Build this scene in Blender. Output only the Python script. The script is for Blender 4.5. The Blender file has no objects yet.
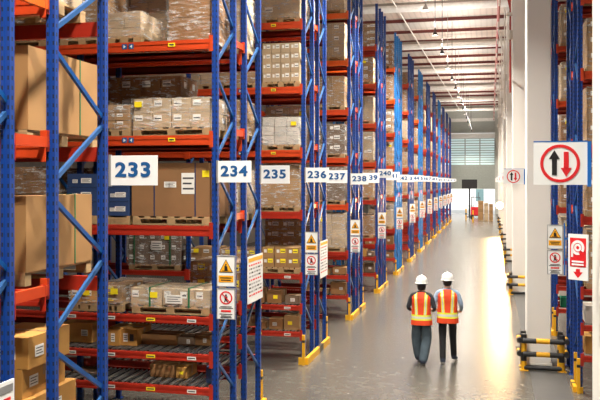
import bpy, bmesh, math, random
from math import sin, cos, tan, atan, pi, radians
from mathutils import Vector, Matrix
C = bpy.context.scene.collection
rnd = random.Random(7)
# ---------------------------------------------------------------- camera model
F = 800.0; CAMH = 3.64; HV = 182.0; VPX = 491.0
TH = atan((VPX-300)/F); ST, CT = sin(TH), cos(TH)
def at(u, Y):                       # world X at distance Y along the aisle seen at picture column u
    return Y*tan(atan((u-300)/F)-TH)
def depth(X, Y): return -X*ST+Y*CT
def hv(v, X, Y): return CAMH+(HV-v)/F*depth(X, Y)

# ---------------------------------------------------------------- materials
MATS = {}
def newmat(name):
    m = bpy.data.materials.new(name); m.use_nodes = True
    nt = m.node_tree; b = nt.nodes['Principled BSDF']; return m, nt, b
class N:
    def __init__(s, nt): s.nt = nt
    def n(s, t, **k):
        x = s.nt.nodes.new(t)
        for a, v in k.items(): setattr(x, a, v)
        return x
    def l(s, a, b): s.nt.links.new(a, b)
    def m(s, op, a, b=None, c=None):
        x = s.n('ShaderNodeMath', operation=op)
        for i, v in enumerate((a, b, c)):
            if v is None: continue
            if isinstance(v, (int, float)): x.inputs[i].default_value = v
            else: s.l(v, x.inputs[i])
        return x.outputs[0]
    def noise(s, scale, vec=None, detail=3):
        x = s.n('ShaderNodeTexNoise'); x.inputs['Scale'].default_value = scale; x.inputs['Detail'].default_value = detail
        if vec is not None: s.l(vec, x.inputs['Vector'])
        return x.outputs['Fac']
    def coord(s, which='Object'): return s.n('ShaderNodeTexCoord').outputs[which]
    def mix(s, f, a, b):
        x = s.n('ShaderNodeMix', data_type='RGBA')
        if isinstance(f, (int, float)): x.inputs[0].default_value = f
        else: s.l(f, x.inputs[0])
        for i, v in ((6, a), (7, b)):
            if isinstance(v, tuple): x.inputs[i].default_value = (*v, 1)
            else: s.l(v, x.inputs[i])
        return x.outputs[2]
    def scale(s, vec, sc):
        x = s.n('ShaderNodeMapping'); x.inputs['Scale'].default_value = sc; s.l(vec, x.inputs['Vector']); return x.outputs[0]
    def ramp(s, f, a, b):
        x = s.n('ShaderNodeMapRange'); x.inputs[1].default_value = a; x.inputs[2].default_value = b; s.l(f, x.inputs[0]); return x.outputs[0]
def mat(name, col, rough=.55, metal=0, var=.12, vscale=6, spec=.5, island=0, bump=0):
    if name in MATS: return MATS[name]
    m, nt, b = newmat(name); g = N(nt)
    f = g.noise(vscale, g.coord())
    dark = tuple(c*(1-var*1.6) for c in col); light = tuple(min(1, c*(1+var)) for c in col)
    c = g.mix(f, dark, light)
    if island:
        r = g.n('ShaderNodeNewGeometry').outputs['Random Per Island']
        k = g.m('MULTIPLY_ADD', r, island, 1-island)
        x = g.n('ShaderNodeVectorMath', operation='SCALE'); g.l(c, x.inputs[0]); g.l(k, x.inputs['Scale']); c = x.outputs[0]
    g.l(c, b.inputs['Base Color'])
    b.inputs['Roughness'].default_value = rough; b.inputs['Metallic'].default_value = metal
    b.inputs['Specular IOR Level'].default_value = spec
    if bump:
        bp = g.n('ShaderNodeBump'); bp.inputs['Strength'].default_value = bump; bp.inputs['Distance'].default_value = .01
        g.l(g.noise(vscale*5, g.coord()), bp.inputs['Height']); g.l(bp.outputs[0], b.inputs['Normal'])
    MATS[name] = m; return m
def emis(name, col, s):
    if name in MATS: return MATS[name]
    m, nt, b = newmat(name); b.inputs['Base Color'].default_value = (*col, 1)
    b.inputs['Emission Color'].default_value = (*col, 1); b.inputs['Emission Strength'].default_value = s
    MATS[name] = m; return m

def upright_mat(name, col):
    m, nt, b = newmat(name); g = N(nt)
    co = g.coord(); s = g.n('ShaderNodeSeparateXYZ'); g.l(co, s.inputs[0]); x, y, z = s.outputs
    gn = g.n('ShaderNodeSeparateXYZ'); g.l(g.n('ShaderNodeNewGeometry').outputs['True Normal'], gn.inputs[0])
    fr = g.m('FRACT', g.m('DIVIDE', z, .076))
    zz = g.m('LESS_THAN', g.m('ABSOLUTE', g.m('SUBTRACT', fr, .5)), .22)
    fx = g.m('LESS_THAN', g.m('ABSOLUTE', g.m('SUBTRACT', g.m('ABSOLUTE', x), .026)), .007)
    fy = g.m('LESS_THAN', g.m('ABSOLUTE', y), .009)
    ny = g.m('GREATER_THAN', g.m('ABSOLUTE', gn.outputs[1]), .7); nx = g.m('GREATER_THAN', g.m('ABSOLUTE', gn.outputs[0]), .7)
    mask = g.m('MAXIMUM', g.m('MULTIPLY', fx, ny), g.m('MULTIPLY', fy, nx)); mask = g.m('MULTIPLY', mask, zz)
    base = g.mix(g.noise(4, co), tuple(c*.85 for c in col), tuple(c*1.1 for c in col))
    g.l(g.mix(mask, base, (.008, .008, .014)), b.inputs['Base Color']); b.inputs['Roughness'].default_value = .5
    MATS[name] = m; return m
BLUE = upright_mat('blue_upright_paint', (.0008, .043, .26))
BLUE2 = upright_mat('bright_blue_upright_paint', (.008, .20, .60))
BRACE = mat('blue_brace_paint', (.003, .075, .29), .3)
BRACE_G = mat('greyer_blue_brace', (.025, .10, .28), .35, .1)  # slightly greyer blue, on every other brace
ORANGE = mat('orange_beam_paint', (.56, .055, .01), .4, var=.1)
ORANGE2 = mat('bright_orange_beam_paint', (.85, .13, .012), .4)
ORANGE_SHADE = mat('shaded_orange_beam_paint', (.40, .024, .01), .4, var=.1)  # beam orange with shade put into the colour, for rear and low beams
WOOD = mat('pallet_wood', (.5, .33, .16), .8, var=.3, vscale=14, island=.3)
STEEL = mat('roller_steel', (.36, .37, .38), .3, .85)
CARD = [mat('brown_cardboard', (.27, .13, .045), .8, island=.14, bump=.05),
        mat('tan_cardboard', (.37, .21, .085), .8, island=.25),
        mat('pale_cardboard', (.50, .37, .23), .8, island=.2),
        mat('dark_cardboard', (.19, .125, .08), .8, island=.3),
        mat('ochre_cardboard', (.50, .25, .055), .75, island=.12),
        mat('white_cartons', (.62, .58, .52), .75, island=.2),
        mat('navy_cartons', (.02, .05, .15), .6, island=.2)]
KR = mat('kraft_box', (.38, .205, .075), .8, var=.08, vscale=2, bump=.04)
LABEL = mat('paper_label', (.75, .74, .7), .7, var=.03)
YLAB = mat('yellow_label', (.9, .72, .01), .6, var=.03)
INK = mat('label_ink', (.05, .05, .06), .7)
TAPE = mat('parcel_tape', (.33, .19, .08), .35)
GREEN = mat('green_strap', (.02, .16, .06), .5)
NAVYS = mat('navy_strap', (.01, .03, .1), .5)
WHITE = mat('sign_white', (.86, .88, .88), .4, var=.02)
SIGNBLUE = mat('sign_number_blue', (.005, .09, .28), .5, var=.02)
SIGNRED = mat('sign_red', (.72, .015, .02), .5, var=.02)
SIGNBLK = mat('sign_black', (.012, .012, .014), .5, var=.02)
SIGNYEL = mat('sign_amber', (.9, .42, .01), .5, var=.02)
ALU = mat('aluminium_frame', (.42, .43, .45), .35, .5)
BRKT = mat('sign_bracket_blue', (.01, .15, .55), .4)
GYEL = mat('guard_yellow', (.74, .38, .01), .45)
GBLK = mat('guard_black', (.018, .018, .02), .45)
def film():
    m, nt, b = newmat('stretch_film'); g = N(nt); co = g.coord('Object')
    n1 = g.noise(5, g.scale(co, (1, 1, 5)), 5); n2 = g.noise(16, g.scale(co, (1, 1, 3)), 4)
    a = g.m('ADD', g.m('MULTIPLY', g.ramp(n1, .48, .72), .5), .03)
    a = g.m('ADD', a, g.m('MULTIPLY', g.ramp(n2, .56, .72), .45))
    b.inputs['Base Color'].default_value = (.88, .87, .85, 1); b.inputs['Roughness'].default_value = .16
    g.l(g.m('MINIMUM', a, .85), b.inputs['Alpha'])
    bp = g.n('ShaderNodeBump'); bp.inputs['Strength'].default_value = .7; bp.inputs['Distance'].default_value = .03
    g.l(n2, bp.inputs['Height']); g.l(bp.outputs[0], b.inputs['Normal']); return m
FILM = film()

# ---------------------------------------------------------------- mesh helpers
class MB:
    def __init__(s): s.v = []; s.f = []; s.m = []; s.mats = []
    def mi(s, m):
        if m not in s.mats: s.mats.append(m)
        return s.mats.index(m)
    def box(s, x0, x1, y0, y1, z0, z1, m):
        b = len(s.v); k = s.mi(m)
        s.v += [(x0,y0,z0),(x1,y0,z0),(x1,y1,z0),(x0,y1,z0),(x0,y0,z1),(x1,y0,z1),(x1,y1,z1),(x0,y1,z1)]
        for q in ((0,3,2,1),(4,5,6,7),(0,1,5,4),(1,2,6,5),(2,3,7,6),(3,0,4,7)): s.f.append(tuple(b+i for i in q)); s.m.append(k)
    def cbox(s, x0, x1, y0, y1, z0, z1, m, c=.006):     # box with chamfered vertical edges
        pts = [(x0+c,y0),(x1-c,y0),(x1,y0+c),(x1,y1-c),(x1-c,y1),(x0+c,y1),(x0,y1-c),(x0,y0+c)]
        s.prism(pts, z0, z1, m)
    def prism(s, pts, z0, z1, m):                        # pts counter-clockwise in xy
        b = len(s.v); n = len(pts); k = s.mi(m)
        s.v += [(x,y,z0) for x,y in pts]+[(x,y,z1) for x,y in pts]
        s.f.append(tuple(b+i for i in range(n-1,-1,-1))); s.m.append(k); s.f.append(tuple(b+n+i for i in range(n))); s.m.append(k)
        for i in range(n):
            j = (i+1)%n; s.f.append((b+i,b+j,b+n+j,b+n+i)); s.m.append(k)
    def prismY(s, pts, y0, y1, m):                       # pts (x,z), extruded along y; seen from -y counter-clockwise
        b = len(s.v); n = len(pts); k = s.mi(m)
        s.v += [(x,y0,z) for x,z in pts]+[(x,y1,z) for x,z in pts]
        s.f.append(tuple(b+i for i in range(n))); s.m.append(k); s.f.append(tuple(b+n+i for i in range(n-1,-1,-1))); s.m.append(k)
        for i in range(n):
            j = (i+1)%n; s.f.append((b+j,b+i,b+n+i,b+n+j)); s.m.append(k)
    def ringY(s, cx, cz, r0, r1, y0, y1, m, n=40, a0=0, a1=2*pi):
        for i in range(n):
            a = a0+(a1-a0)*i/n; c = a0+(a1-a0)*(i+1)/n
            s.prismY([(cx+r0*cos(a),cz+r0*sin(a)),(cx+r1*cos(a),cz+r1*sin(a)),(cx+r1*cos(c),cz+r1*sin(c)),(cx+r0*cos(c),cz+r0*sin(c))], y0, y1, m)
    def tube(s, p, q, r, m, n=10, r2=None):
        p, q = Vector(p), Vector(q); d = (q-p).normalized()
        a = d.orthogonal().normalized(); c = d.cross(a); b = len(s.v); k = s.mi(m); r2 = r if r2 is None else r2
        for P, R in ((p, r), (q, r2)):
            for i in range(n):
                t = 2*pi*i/n; s.v.append(tuple(P+a*(R*cos(t))+c*(R*sin(t))))
        for i in range(n):
            j = (i+1)%n; s.f.append((b+i,b+j,b+n+j,b+n+i)); s.m.append(k)
        s.f.append(tuple(b+i for i in range(n-1,-1,-1))); s.m.append(k); s.f.append(tuple(b+n+i for i in range(n))); s.m.append(k)
    def bar(s, p, q, w, t, m, up=(1,0,0)):               # rectangular bar
        p, q = Vector(p), Vector(q); d = (q-p).normalized(); a = Vector(up); c = d.cross(a).normalized(); a = c.cross(d)
        b = len(s.v); k = s.mi(m)
        for P in (p, q):
            for i, j in ((-1,-1),(1,-1),(1,1),(-1,1)): s.v.append(tuple(P+a*(i*t/2)+c*(j*w/2)))
        for fq in ((0,3,2,1),(4,5,6,7),(0,1,5,4),(1,2,6,5),(2,3,7,6),(3,0,4,7)): s.f.append(tuple(b+i for i in fq)); s.m.append(k)
    def lathe(s, prof, m, c=(0,0,0), n=24):
        b = len(s.v); k = s.mi(m)
        for r, z in prof:
            for i in range(n): t = 2*pi*i/n; s.v.append((c[0]+r*cos(t), c[1]+r*sin(t), c[2]+z))
        for a in range(len(prof)-1):
            for i in range(n):
                j = (i+1)%n; s.f.append((b+a*n+i,b+a*n+j,b+(a+1)*n+j,b+(a+1)*n+i)); s.m.append(k)
    def mesh(s, name, smooth=False):
        me = bpy.data.meshes.new(name); me.from_pydata(s.v, [], s.f)
        for m in s.mats: me.materials.append(m)
        me.polygons.foreach_set('material_index', s.m)
        if smooth: me.polygons.foreach_set('use_smooth', [True]*len(me.polygons))
        bm = bmesh.new(); bm.from_mesh(me); bmesh.ops.recalc_face_normals(bm, faces=bm.faces); bm.to_mesh(me); bm.free()
        me.update(); return me
def link(name, me, parent=None, loc=(0,0,0), rot=(0,0,0)):
    o = bpy.data.objects.new(name, me); C.objects.link(o); o.location = loc; o.rotation_euler = rot
    if parent is not None: o.parent = parent
    return o
def tag(o, label, cat, group=None):
    o['label'] = label; o['category'] = cat
    if group: o['group'] = group
    return o
def thing(name, label, cat, loc=(0,0,0), rz=0, group=None):
    o = bpy.data.objects.new(name, None); C.objects.link(o); o.location = loc; o.rotation_euler = (0,0,rz); o.empty_display_size = .1
    return tag(o, label, cat, group)
def struct(name, mb, smooth=False):
    o = link(name, mb.mesh(name, smooth)); o['kind'] = 'structure'; return o
def text_mesh(txt, size, m, bold=.02, extrude=.002):
    cu = bpy.data.curves.new('numerals', 'FONT'); cu.body = txt; cu.size = size; cu.align_x = 'CENTER'; cu.align_y = 'CENTER'
    cu.offset = bold*size; cu.extrude = extrude; cu.resolution_u = 4; cu.space_character = 1.12
    o = bpy.data.objects.new('tmp', cu); C.objects.link(o); bpy.context.view_layer.update()
    me = bpy.data.meshes.new_from_object(o.evaluated_get(bpy.context.evaluated_depsgraph_get()))
    bpy.data.objects.remove(o); me.materials.clear(); me.materials.append(m)
    me.transform(Matrix.Rotation(pi/2, 4, 'X')); return me
ORD = ['lowest','second','third','fourth','fifth','sixth','seventh','eighth','ninth','tenth','eleventh','twelfth','thirteenth','fourteenth','fifteenth','sixteenth','seventeenth','eighteenth']
NTH = ['first']+ORD[1:]+['nineteenth','twentieth']

# ---------------------------------------------------------------- rack geometry
XL = -3.655                                                            # centre of the aisle-side uprights, left racks
DEPTHF = .77; GAP = .52; PITCH = 5.27; BAY = 2.45
Y0 = 10.31
TOP = 9.5
def upright_mesh(m, h=TOP):
    w, d, t = .041, .031, .012
    pts = [(-w,-d),(-.013,-d),(-.009,-d+.011),(.009,-d+.011),(.013,-d),(w,-d),(w,d),(w-.02,d),(w-.02,d-t),(w-t,d-t),(w-t,-d+t),(-w+t,-d+t),(-w+t,d-t),(-w+.02,d-t),(-w+.02,d),(-w,d)]
    b = MB(); b.prism(pts, 0.012, h, m); b.box(-.07,.07,-.06,.06,0,.012,m); return b.mesh('upright')
UP, UPB = upright_mesh(BLUE), upright_mesh(BLUE2)
def brace_meshes(depth, m):
    out = []
    for s in (1,-1):
        b = MB(); b.bar((0,-s*depth/2,0), (0,s*depth/2,.51), .04, .03, m); out.append(b.mesh('brace'))
    return out
def beam_mesh(m, L=BAY-.09, hgt=.14):
    b = MB(); b.box(-L/2,L/2,-.025,.025,-hgt,0,m); b.box(-L/2,L/2,-.033,.025,-hgt*.36,-hgt*.06,m)
    b.box(-L/2,L/2,-.033,.025,-hgt*.95,-hgt*.7,m)
    for s in (-1,1):                                                   # hooked end connectors
        x = s*(L/2-.004); b.box(x-.006,x+.006,-.045,.03,-.17,.05,m); b.box(min(x,x+s*.05),max(x,x+s*.05),-.052,-.044,-.17,.05,m)
    return b.mesh('beam')

BEAMS = {'o': beam_mesh(ORANGE), 'b': beam_mesh(ORANGE2), 'r': beam_mesh(ORANGE_SHADE), 'l': beam_mesh(ORANGE_SHADE, hgt=.1)}
LAMPD = mat('dark_roller', (.05,.05,.055), .4)
def track_mesh():
    b = MB(); b.box(-.045,-.027,-.36,.36,0,.03,STEEL); b.box(.027,.045,-.36,.36,0,.03,STEEL)
    for i in range(18): y = -.34+i*.04; b.tube((-.03,y,.012),(.03,y,.012),.006,LAMPD,6)
    return b.mesh('roller_track')
TRACK = track_mesh()
def spacer_mesh():
    b = MB(); b.box(-.02,.02,-.2,.2,-.045,.045,ORANGE)
    for s in (-1,1): b.box(-.03,.03,min(s*.18,s*.2),max(s*.18,s*.2),-.08,.08,ORANGE)
    return b.mesh('row_spacer')
SPACER = spacer_mesh()
BRC = brace_meshes(DEPTHF-.06, BRACE); BRG = brace_meshes(DEPTHF-.06, BRACE_G)
STK = []
for m_ in (LABEL, YLAB):
    b = MB(); b.box(0,.13,-.036,-.033,-.075,-.03,m_); b.box(.015,.115,-.0375,-.036,-.06,-.045,INK); STK.append(b.mesh('beam_label'))
ARW = []
for s in (-1,1):
    b = MB(); b.box(-.035,.035,-.037,-.033,-.095,-.025,SIGNBLUE); b.prismY([(-.02*s,-.06),(.015*s,-.085),(.015*s,-.035)][::s], -.039, -.037, LABEL); ARW.append(b.mesh('beam_label'))
ARW2 = MB(); ARW2.box(-.05,.05,-.037,-.033,-.085,-.035,YLAB); ARW2.box(-.035,.035,-.039,-.037,-.07,-.05,INK); ARW2 = ARW2.mesh('beam_labels')

LV_FAR = [.64, 1.17, 1.79, 3.04, 4.28, 5.55, 6.85, 8.1]
def rack(row, yf, levels, side=-1, xc=XL, depthf=DEPTHF, tracks=0, where='', top=TOP, mesh=None, cols=None, spacer=False, labels=False, phase=1.29, bays=1):
    """one rack bay row: front frames at yf (front upright centre), extending away from the aisle"""
    lab = ('blue and orange pallet rack %s' % where)
    r = thing('pallet_rack', lab, 'pallet rack', (xc, yf, 0), 0, 'pallet racks along the main aisle' if side<0 else 'pallet racks behind the right pillars')
    up = mesh or UP
    for bx in [side*BAY*q for q in range(bays+1)]:
        for y in (0, depthf): link('upright', up, r, (bx, y, 0))
        z = phase-1.3
        while z < top:
            for zz, mm in ((z-.6, BRC[1]), (z-1.21, BRG[0])):          # near end high, then far end high
                if zz > .1 and zz+.51 < top-.05:
                    sc = link('brace', mm, r, (bx, depthf/2, zz)); sc.scale = (1, (depthf-.06)/(DEPTHF-.06), 1)
            z += 1.3
    for k, z in enumerate(levels):
      for q in range(bays):
        for y in (-.06, depthf+.06):
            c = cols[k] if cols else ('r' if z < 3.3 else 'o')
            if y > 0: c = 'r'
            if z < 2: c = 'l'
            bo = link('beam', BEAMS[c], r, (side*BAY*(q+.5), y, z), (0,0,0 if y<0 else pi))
            if labels and y < 0 and q == 0:
                if z < 2:
                    for i in range(4): link('beam_label', STK[i==2], bo, (-.95+i*.6,0,0))
                elif z > 3.5:
                    link('beam_label', ARW[0], bo, (BAY/2-1.3,0,0)); link('beam_label', ARW[1], bo, (BAY/2-1.2,0,0)); link('beam_label', ARW2, bo, (BAY/2-.6,0,0))
    for k in range(tracks):
        z = levels[k]
        for i in range(16): link('roller_track', TRACK, r, (side*(.14+i*.145), depthf/2, z-.028))
    if spacer:
        for z in (levels[3:] if levels else []): link('row_spacer', SPACER, r, (0, depthf+GAP/2, z+.09))
    return r

# ---------------------------------------------------------------- goods
def pallet_mesh(w, d, h=.12):
    b = MB(); t = .02; n = 7
    for i in range(n):
        x = -w/2+(w-.09)*i/(n-1); b.box(x,x+.09,-d/2,d/2,h-t,h,WOOD)
    for y in (-d/2, -.05, d/2-.1):
        b.box(-w/2,w/2,y,y+.1,h-2*t,h-t,WOOD); b.box(-w/2,w/2,y,y+.1,0,t,WOOD)
        for x in (-w/2,-.06,w/2-.12): b.box(x,x+.12,y,y+.1,t,h-2*t,WOOD)
    return b.mesh('wooden_pallet')
_pc = {}
def pallet(x, y, z, w, d, label):
    k = (round(w,2), round(d,2)); k = (min(k[0], 1.15), k[1])
    if k not in _pc: _pc[k] = pallet_mesh(*k)
    return tag(link('wooden_pallet', _pc[k], None, (x,y,z)), label, 'pallet', 'wooden pallets on the racks')
def cartons_mb(w, d, h, nx, ny, nz, m, lab=0, seed=0, labm=None):
    r = random.Random(seed); b = MB(); cw, cd, ch = w/nx, d/ny, h/nz
    for k in range(nz):
        for i in range(nx):
            for j in range(ny):
                if 0 < i < nx-1 and 0 < j < ny-1 and k < nz-1: continue
                g = .004; jx, jy = r.uniform(-.004,.004), r.uniform(-.004,.004)
                x0, y0, z0 = -w/2+i*cw+g+jx, -d/2+j*cd+g+jy, k*ch+.001
                b.cbox(x0, x0+cw-2*g, y0, y0+cd-2*g, z0, z0+ch-.004, m)
                if j == 0 and lab:
                    lw, lh = min(.16,cw*.4), min(.1,ch*.4); lx = x0+cw*(.1 if lab==1 else .45); lz = z0+ch*.45
                    b.box(lx,lx+lw,y0-.002,y0,lz,lz+lh,labm or LABEL); b.box(lx+.01,lx+lw-.01,y0-.003,y0-.002,lz+lh*.3,lz+lh*.5,INK)
                    if lab == 2: b.box(lx-lw*.55-.02,lx-.02,y0-.002,y0,lz,lz+lh*.8,LABEL)
                if i == nx-1 and lab:
                    ly = y0+cd*.4; lz = z0+ch*.4; X = x0+cw-2*g
                    b.box(X,X+.002,ly,ly+min(.14,cd*.3),lz,lz+min(.1,ch*.35),LABEL)
    return b
def film_mesh(w, d, h, seed=0):
    r = random.Random(seed); b = MB(); k = b.mi(FILM); nx, ny, nz = 8, 6, max(3,int(h/.1)); o = .012; rings = []
    for a in range(nz+1):
        z = -.03+(h+.035)*a/nz; ring = []
        per = [(-w/2-o+(w+2*o)*i/nx, -d/2-o) for i in range(nx)]+[(w/2+o, -d/2-o+(d+2*o)*i/ny) for i in range(ny)]+\
              [(w/2+o-(w+2*o)*i/nx, d/2+o) for i in range(nx)]+[(-w/2-o, d/2+o-(d+2*o)*i/ny) for i in range(ny)]
        for x, y in per:
            q = r.uniform(-.006,.008); s = 1+q/max(abs(x),abs(y),.1); ring.append(len(b.v)); b.v.append((x*s, y*s, z+r.uniform(-.005,.005)))
        rings.append(ring)
    n = len(rings[0])
    for a in range(nz):
        for i in range(n): j=(i+1)%n; b.f.append((rings[a][i],rings[a][j],rings[a+1][j],rings[a+1][i])); b.m.append(k)
    b.f.append(tuple(rings[-1])); b.m.append(k)
    return b.mesh('stretch_wrap')
def label_part(parent, x, y, z, w, h, m=None, lines=3, side='front'):
    b = MB(); b.box(-w/2,w/2,-.003,0,-h/2,h/2,m or LABEL)
    if m is None or m is LABEL:
        for i in range(lines): zz = h/2-h*(i+1)/(lines+1); b.box(-w*.4,w*(.4-.15*(i%2)),-.004,-.003,zz-h*.04,zz+h*.04,INK)
    return link('label', b.mesh('label'), parent, (x,y,z), (0,0,0) if side=='front' else (0,0,pi/2))
_lc = {}
NAMEC = ['brown','tan','pale tan','dark brown','ochre','off-white','navy']
def load(x, y, z, w, d, h, style, label, nx=3, ny=2, nz=3, wrap=True, lab=0, sl=None, seed=0, name='wrapped_load', ylab=None, wlab=None, straps=None, group='stretch-wrapped loads on pallets', share=True):
    key = (round(w,2), round(d,2), round(h,2), style, nx, ny, nz, lab, seed % 3)
    if key not in _lc:
        _lc[key] = (cartons_mb(w,d,h,nx,ny,nz,CARD[style],lab,seed,YLAB if sl=='y' else None).mesh('carton_stack'), film_mesh(w,d,h,seed) if wrap else None)
    t = thing(name, label, 'load' if name!='cardboard_box' else 'box', (x,y,z), 0, group)
    link('carton_stack', _lc[key][0], t)
    if wrap and _lc[key][1] is None: _lc[key] = (_lc[key][0], film_mesh(w,d,h,seed))
    if wrap: link('stretch_wrap', _lc[key][1], t)
    if ylab: label_part(t, ylab[0]*w/2, -d/2-.018, ylab[1]*h, .11, .08, YLAB)
    if wlab: label_part(t, wlab[0]*w/2, -d/2-.018, wlab[1]*h, wlab[2], wlab[3])
    if straps:
        for sx in straps:
            b = MB(); b.box(-.012,.012,-d/2-.02,-d/2-.014,-.02,h+.02,GREEN); b.box(-.012,.012,-d/2-.02,d/2+.02,h+.012,h+.018,GREEN); link('strap', b.mesh('strap'), t, (sx*w/2,0,0))
    return t
def big_box(x0, x1, y0, y1, z0, z1, label, straps=(), strapx=(), m=KR, strapm=GREEN, tape=True, name='cardboard_box', labels=(), sidelabels=(), group='large cartons on the racks'):
    t = thing(name, label, 'box', ((x0+x1)/2,(y0+y1)/2,z0), 0, group); w, d, h = x1-x0, y1-y0, z1-z0
    b = MB(); b.cbox(-w/2,w/2,-d/2,d/2,0,h,m,.004); link('box_body', b.mesh('box_body'), t)
    if tape:
        b = MB(); b.box(-w/2-.001,w/2+.001,-.03,.03,h,h+.002,TAPE); b.box(w/2,w/2+.002,-.03,.03,h-.12,h,TAPE); link('packing_tape', b.mesh('packing_tape'), t)
    for s in straps:
        b = MB(); b.box(w/2,w/2+.005,-.008,.008,0,h+.004,strapm); b.box(-w/2,w/2+.005,-.008,.008,h+.002,h+.006,strapm); link('strap', b.mesh('strap'), t, (0,s*d/2,0))
    for s in strapx:
        b = MB(); b.box(-.008,.008,-d/2-.005,-d/2,0,h+.004,strapm); b.box(-.008,.008,-d/2-.005,d/2,h+.002,h+.006,strapm); link('strap', b.mesh('strap'), t, (s*w/2,0,0))
    for (lx,lz,lw,lh,mm) in labels: label_part(t, lx*w/2, -d/2-.001, lz*h, lw, lh, mm)
    for (ly,lz,lw,lh,mm) in sidelabels: label_part(t, w/2+.001, ly*d/2, lz*h, lw, lh, mm, side='side')
    return t

# px helper: load whose front face (at distance Y) spans picture columns u0..u1 and rows v0 (top)..; base at z
def pload(u0, u1, Y, z, vtop, d, style, label, pal=True, **k):
    x0, x1 = at(u0,Y), min(at(u1,Y), XL-.07); w = x1-x0; xc = (x0+x1)/2; h = hv(vtop, xc, Y)-z-(.12 if pal else 0)
    if pal: pallet(xc, Y+d/2, z, w, d, 'pallet under the '+label.replace(' on the ',', ').replace(' shelf up of row',' shelf, row').replace('shrink-wrapped','wrapped'))
    return load(xc, Y+d/2, z+(.122 if pal else .001), w, d, max(.1,h), style, label, **k)

# ================================================================ SETTING
b = MB(); b.box(-14,14,-6,140,-.2,0,None) if False else None
def floor_mat():
    m, nt, bs = newmat('polished_concrete'); g = N(nt); co = g.coord()
    n1 = g.noise(.35, co, 4); n2 = g.noise(6, co, 5)
    c = g.mix(g.ramp(n1,.3,.7), (.075,.07,.06), (.11,.1,.085)); c = g.mix(g.m('MULTIPLY',g.ramp(n2,.45,.7),.25), c, (.2,.18,.16))
    s = g.n('ShaderNodeSeparateXYZ'); g.l(co, s.inputs[0])
    jx = g.m('LESS_THAN', g.m('ABSOLUTE', g.m('SUBTRACT', s.outputs[0], 1.02)), .012)
    jy = g.m('LESS_THAN', g.m('ABSOLUTE', g.m('SUBTRACT', g.m('MODULO', g.m('ADD', s.outputs[1], 40), 5.35), 2.6)), .01)
    c = g.mix(g.m('MULTIPLY', g.m('MAXIMUM', jx, jy), .55), c, (.06,.055,.05))
    g.l(c, bs.inputs['Base Color'])
    g.l(g.m('ADD', g.m('MULTIPLY', n2, .06), .23), bs.inputs['Roughness']); bs.inputs['Specular IOR Level'].default_value = .42
    bp = g.n('ShaderNodeBump'); bp.inputs['Strength'].default_value = .006; bp.inputs['Distance'].default_value = .01
    g.l(n2, bp.inputs['Height']); g.l(bp.outputs[0], bs.inputs['Normal'])
    return m
FL = floor_mat()
YE = 93.0
b = MB(); b.box(-14.2,12,-4.2,YE+.6,-.25,0,FL); struct('floor', b)
YARD = mat('yard_concrete', (.62,.6,.56), .8)
b = MB(); b.box(-40,40,YE+.6,150,-.3,-.03,YARD); o = struct('floor_yard', b)
DK = mat('dark_floor_strip', (.07,.068,.065), .5, var=.15, vscale=3)  # flat strip darker than the concrete, along the columns
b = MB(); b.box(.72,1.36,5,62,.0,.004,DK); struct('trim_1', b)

# roof: sheeting, purlins, rafters
ZR = 12.3
def roof_mat():
    m, nt, bs = newmat('roof_sheeting'); g = N(nt); co = g.coord(); s = g.n('ShaderNodeSeparateXYZ'); g.l(co, s.inputs[0])
    k = g.m('MODULO', g.m('FLOOR', g.m('DIVIDE', g.m('ADD', s.outputs[1], 60), 3.2)), 3)
    c = g.mix(g.m('GREATER_THAN', k, 1.5), (.60,.50,.44), (.50,.46,.42)); c = g.mix(g.m('LESS_THAN', k, .5), c, (.68,.57,.49))
    rib = g.m('SINE', g.m('MULTIPLY', s.outputs[0], 2*pi/.3))
    g.l(g.mix(g.m('MULTIPLY', g.m('GREATER_THAN', rib, .6), .25), c, (.3,.26,.24)), bs.inputs['Base Color']); bs.inputs['Roughness'].default_value = .6
    return m
b = MB(); b.box(-14,1.9,-4,YE,ZR,ZR+.1,roof_mat()); struct('ceiling', b)
PUR = mat('purlin_red', (.15,.028,.024), .5)
i = 0; y = 14.0
while y < YE:
    b = MB(); b.box(-14,1.9,y-.045,y+.045,ZR-.16,ZR,PUR); b.box(-14,1.9,y-.07,y+.07,ZR-.16,ZR-.14,PUR)
    i += 1; o = struct('trim_%d'%(i+10), b); y += 3.2
GW = mat('girder_white', (.9,.88,.84), .45); GT = mat('rafter_grey', (.45,.42,.38), .5)
for k in range(8):
    y = 16.3+10.7*k
    b = MB(); b.box(-14,1.6,y-.12,y+.12,ZR-.62,ZR-.25,GT); b.tube((-14,y-.5,ZR-.62),(1.6,y-.5,ZR-.62),.17,GW,16); struct('trim_%d'%(k+60), b, False)
# right wall far behind the right racks, end wall, columns
WALLD = mat('side_wall_panel', (.16,.15,.14), .7)
WALL = mat('wall_panel', (.5,.44,.40), .7, var=.08, vscale=1)
b = MB(); b.box(1.9,2.1,24,YE,0,ZR+1,WALL); struct('wall_right', b)
b = MB(); b.box(7.4,7.6,-4,24,0,ZR+1,WALL); b.box(2.1,7.6,24,24.2,0,ZR+1,WALL); struct('wall_right_bay', b)
b = MB(); b.box(1.9,7.6,-4,24,ZR,ZR+.1,WALL); struct('ceiling_bay', b)
EW = mat('end_wall', (.55,.56,.52), .7); LOUV = mat('louvre_slats', (.42,.45,.42), .5); GLZ = emis('daylit_glazing', (.6,.78,.8), .5)
xe0, xe1 = at(449,YE)-1.5, at(494,YE)+.1
def ez(v): return hv(v, -2.5, YE)
b = MB(); b.box(-14,xe0,YE,YE+.3,0,ZR+1,EW); b.box(xe1,2,YE,YE+.3,0,ZR+1,EW); b.box(xe0,xe1,YE,YE+.3,ez(133),ZR+1,EW); struct('wall_back', b)
b = MB(); b.box(xe0,xe1,YE-.15,YE+.25,ez(138.5),ez(133.5),WHITE); struct('trim_2', b)
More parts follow.
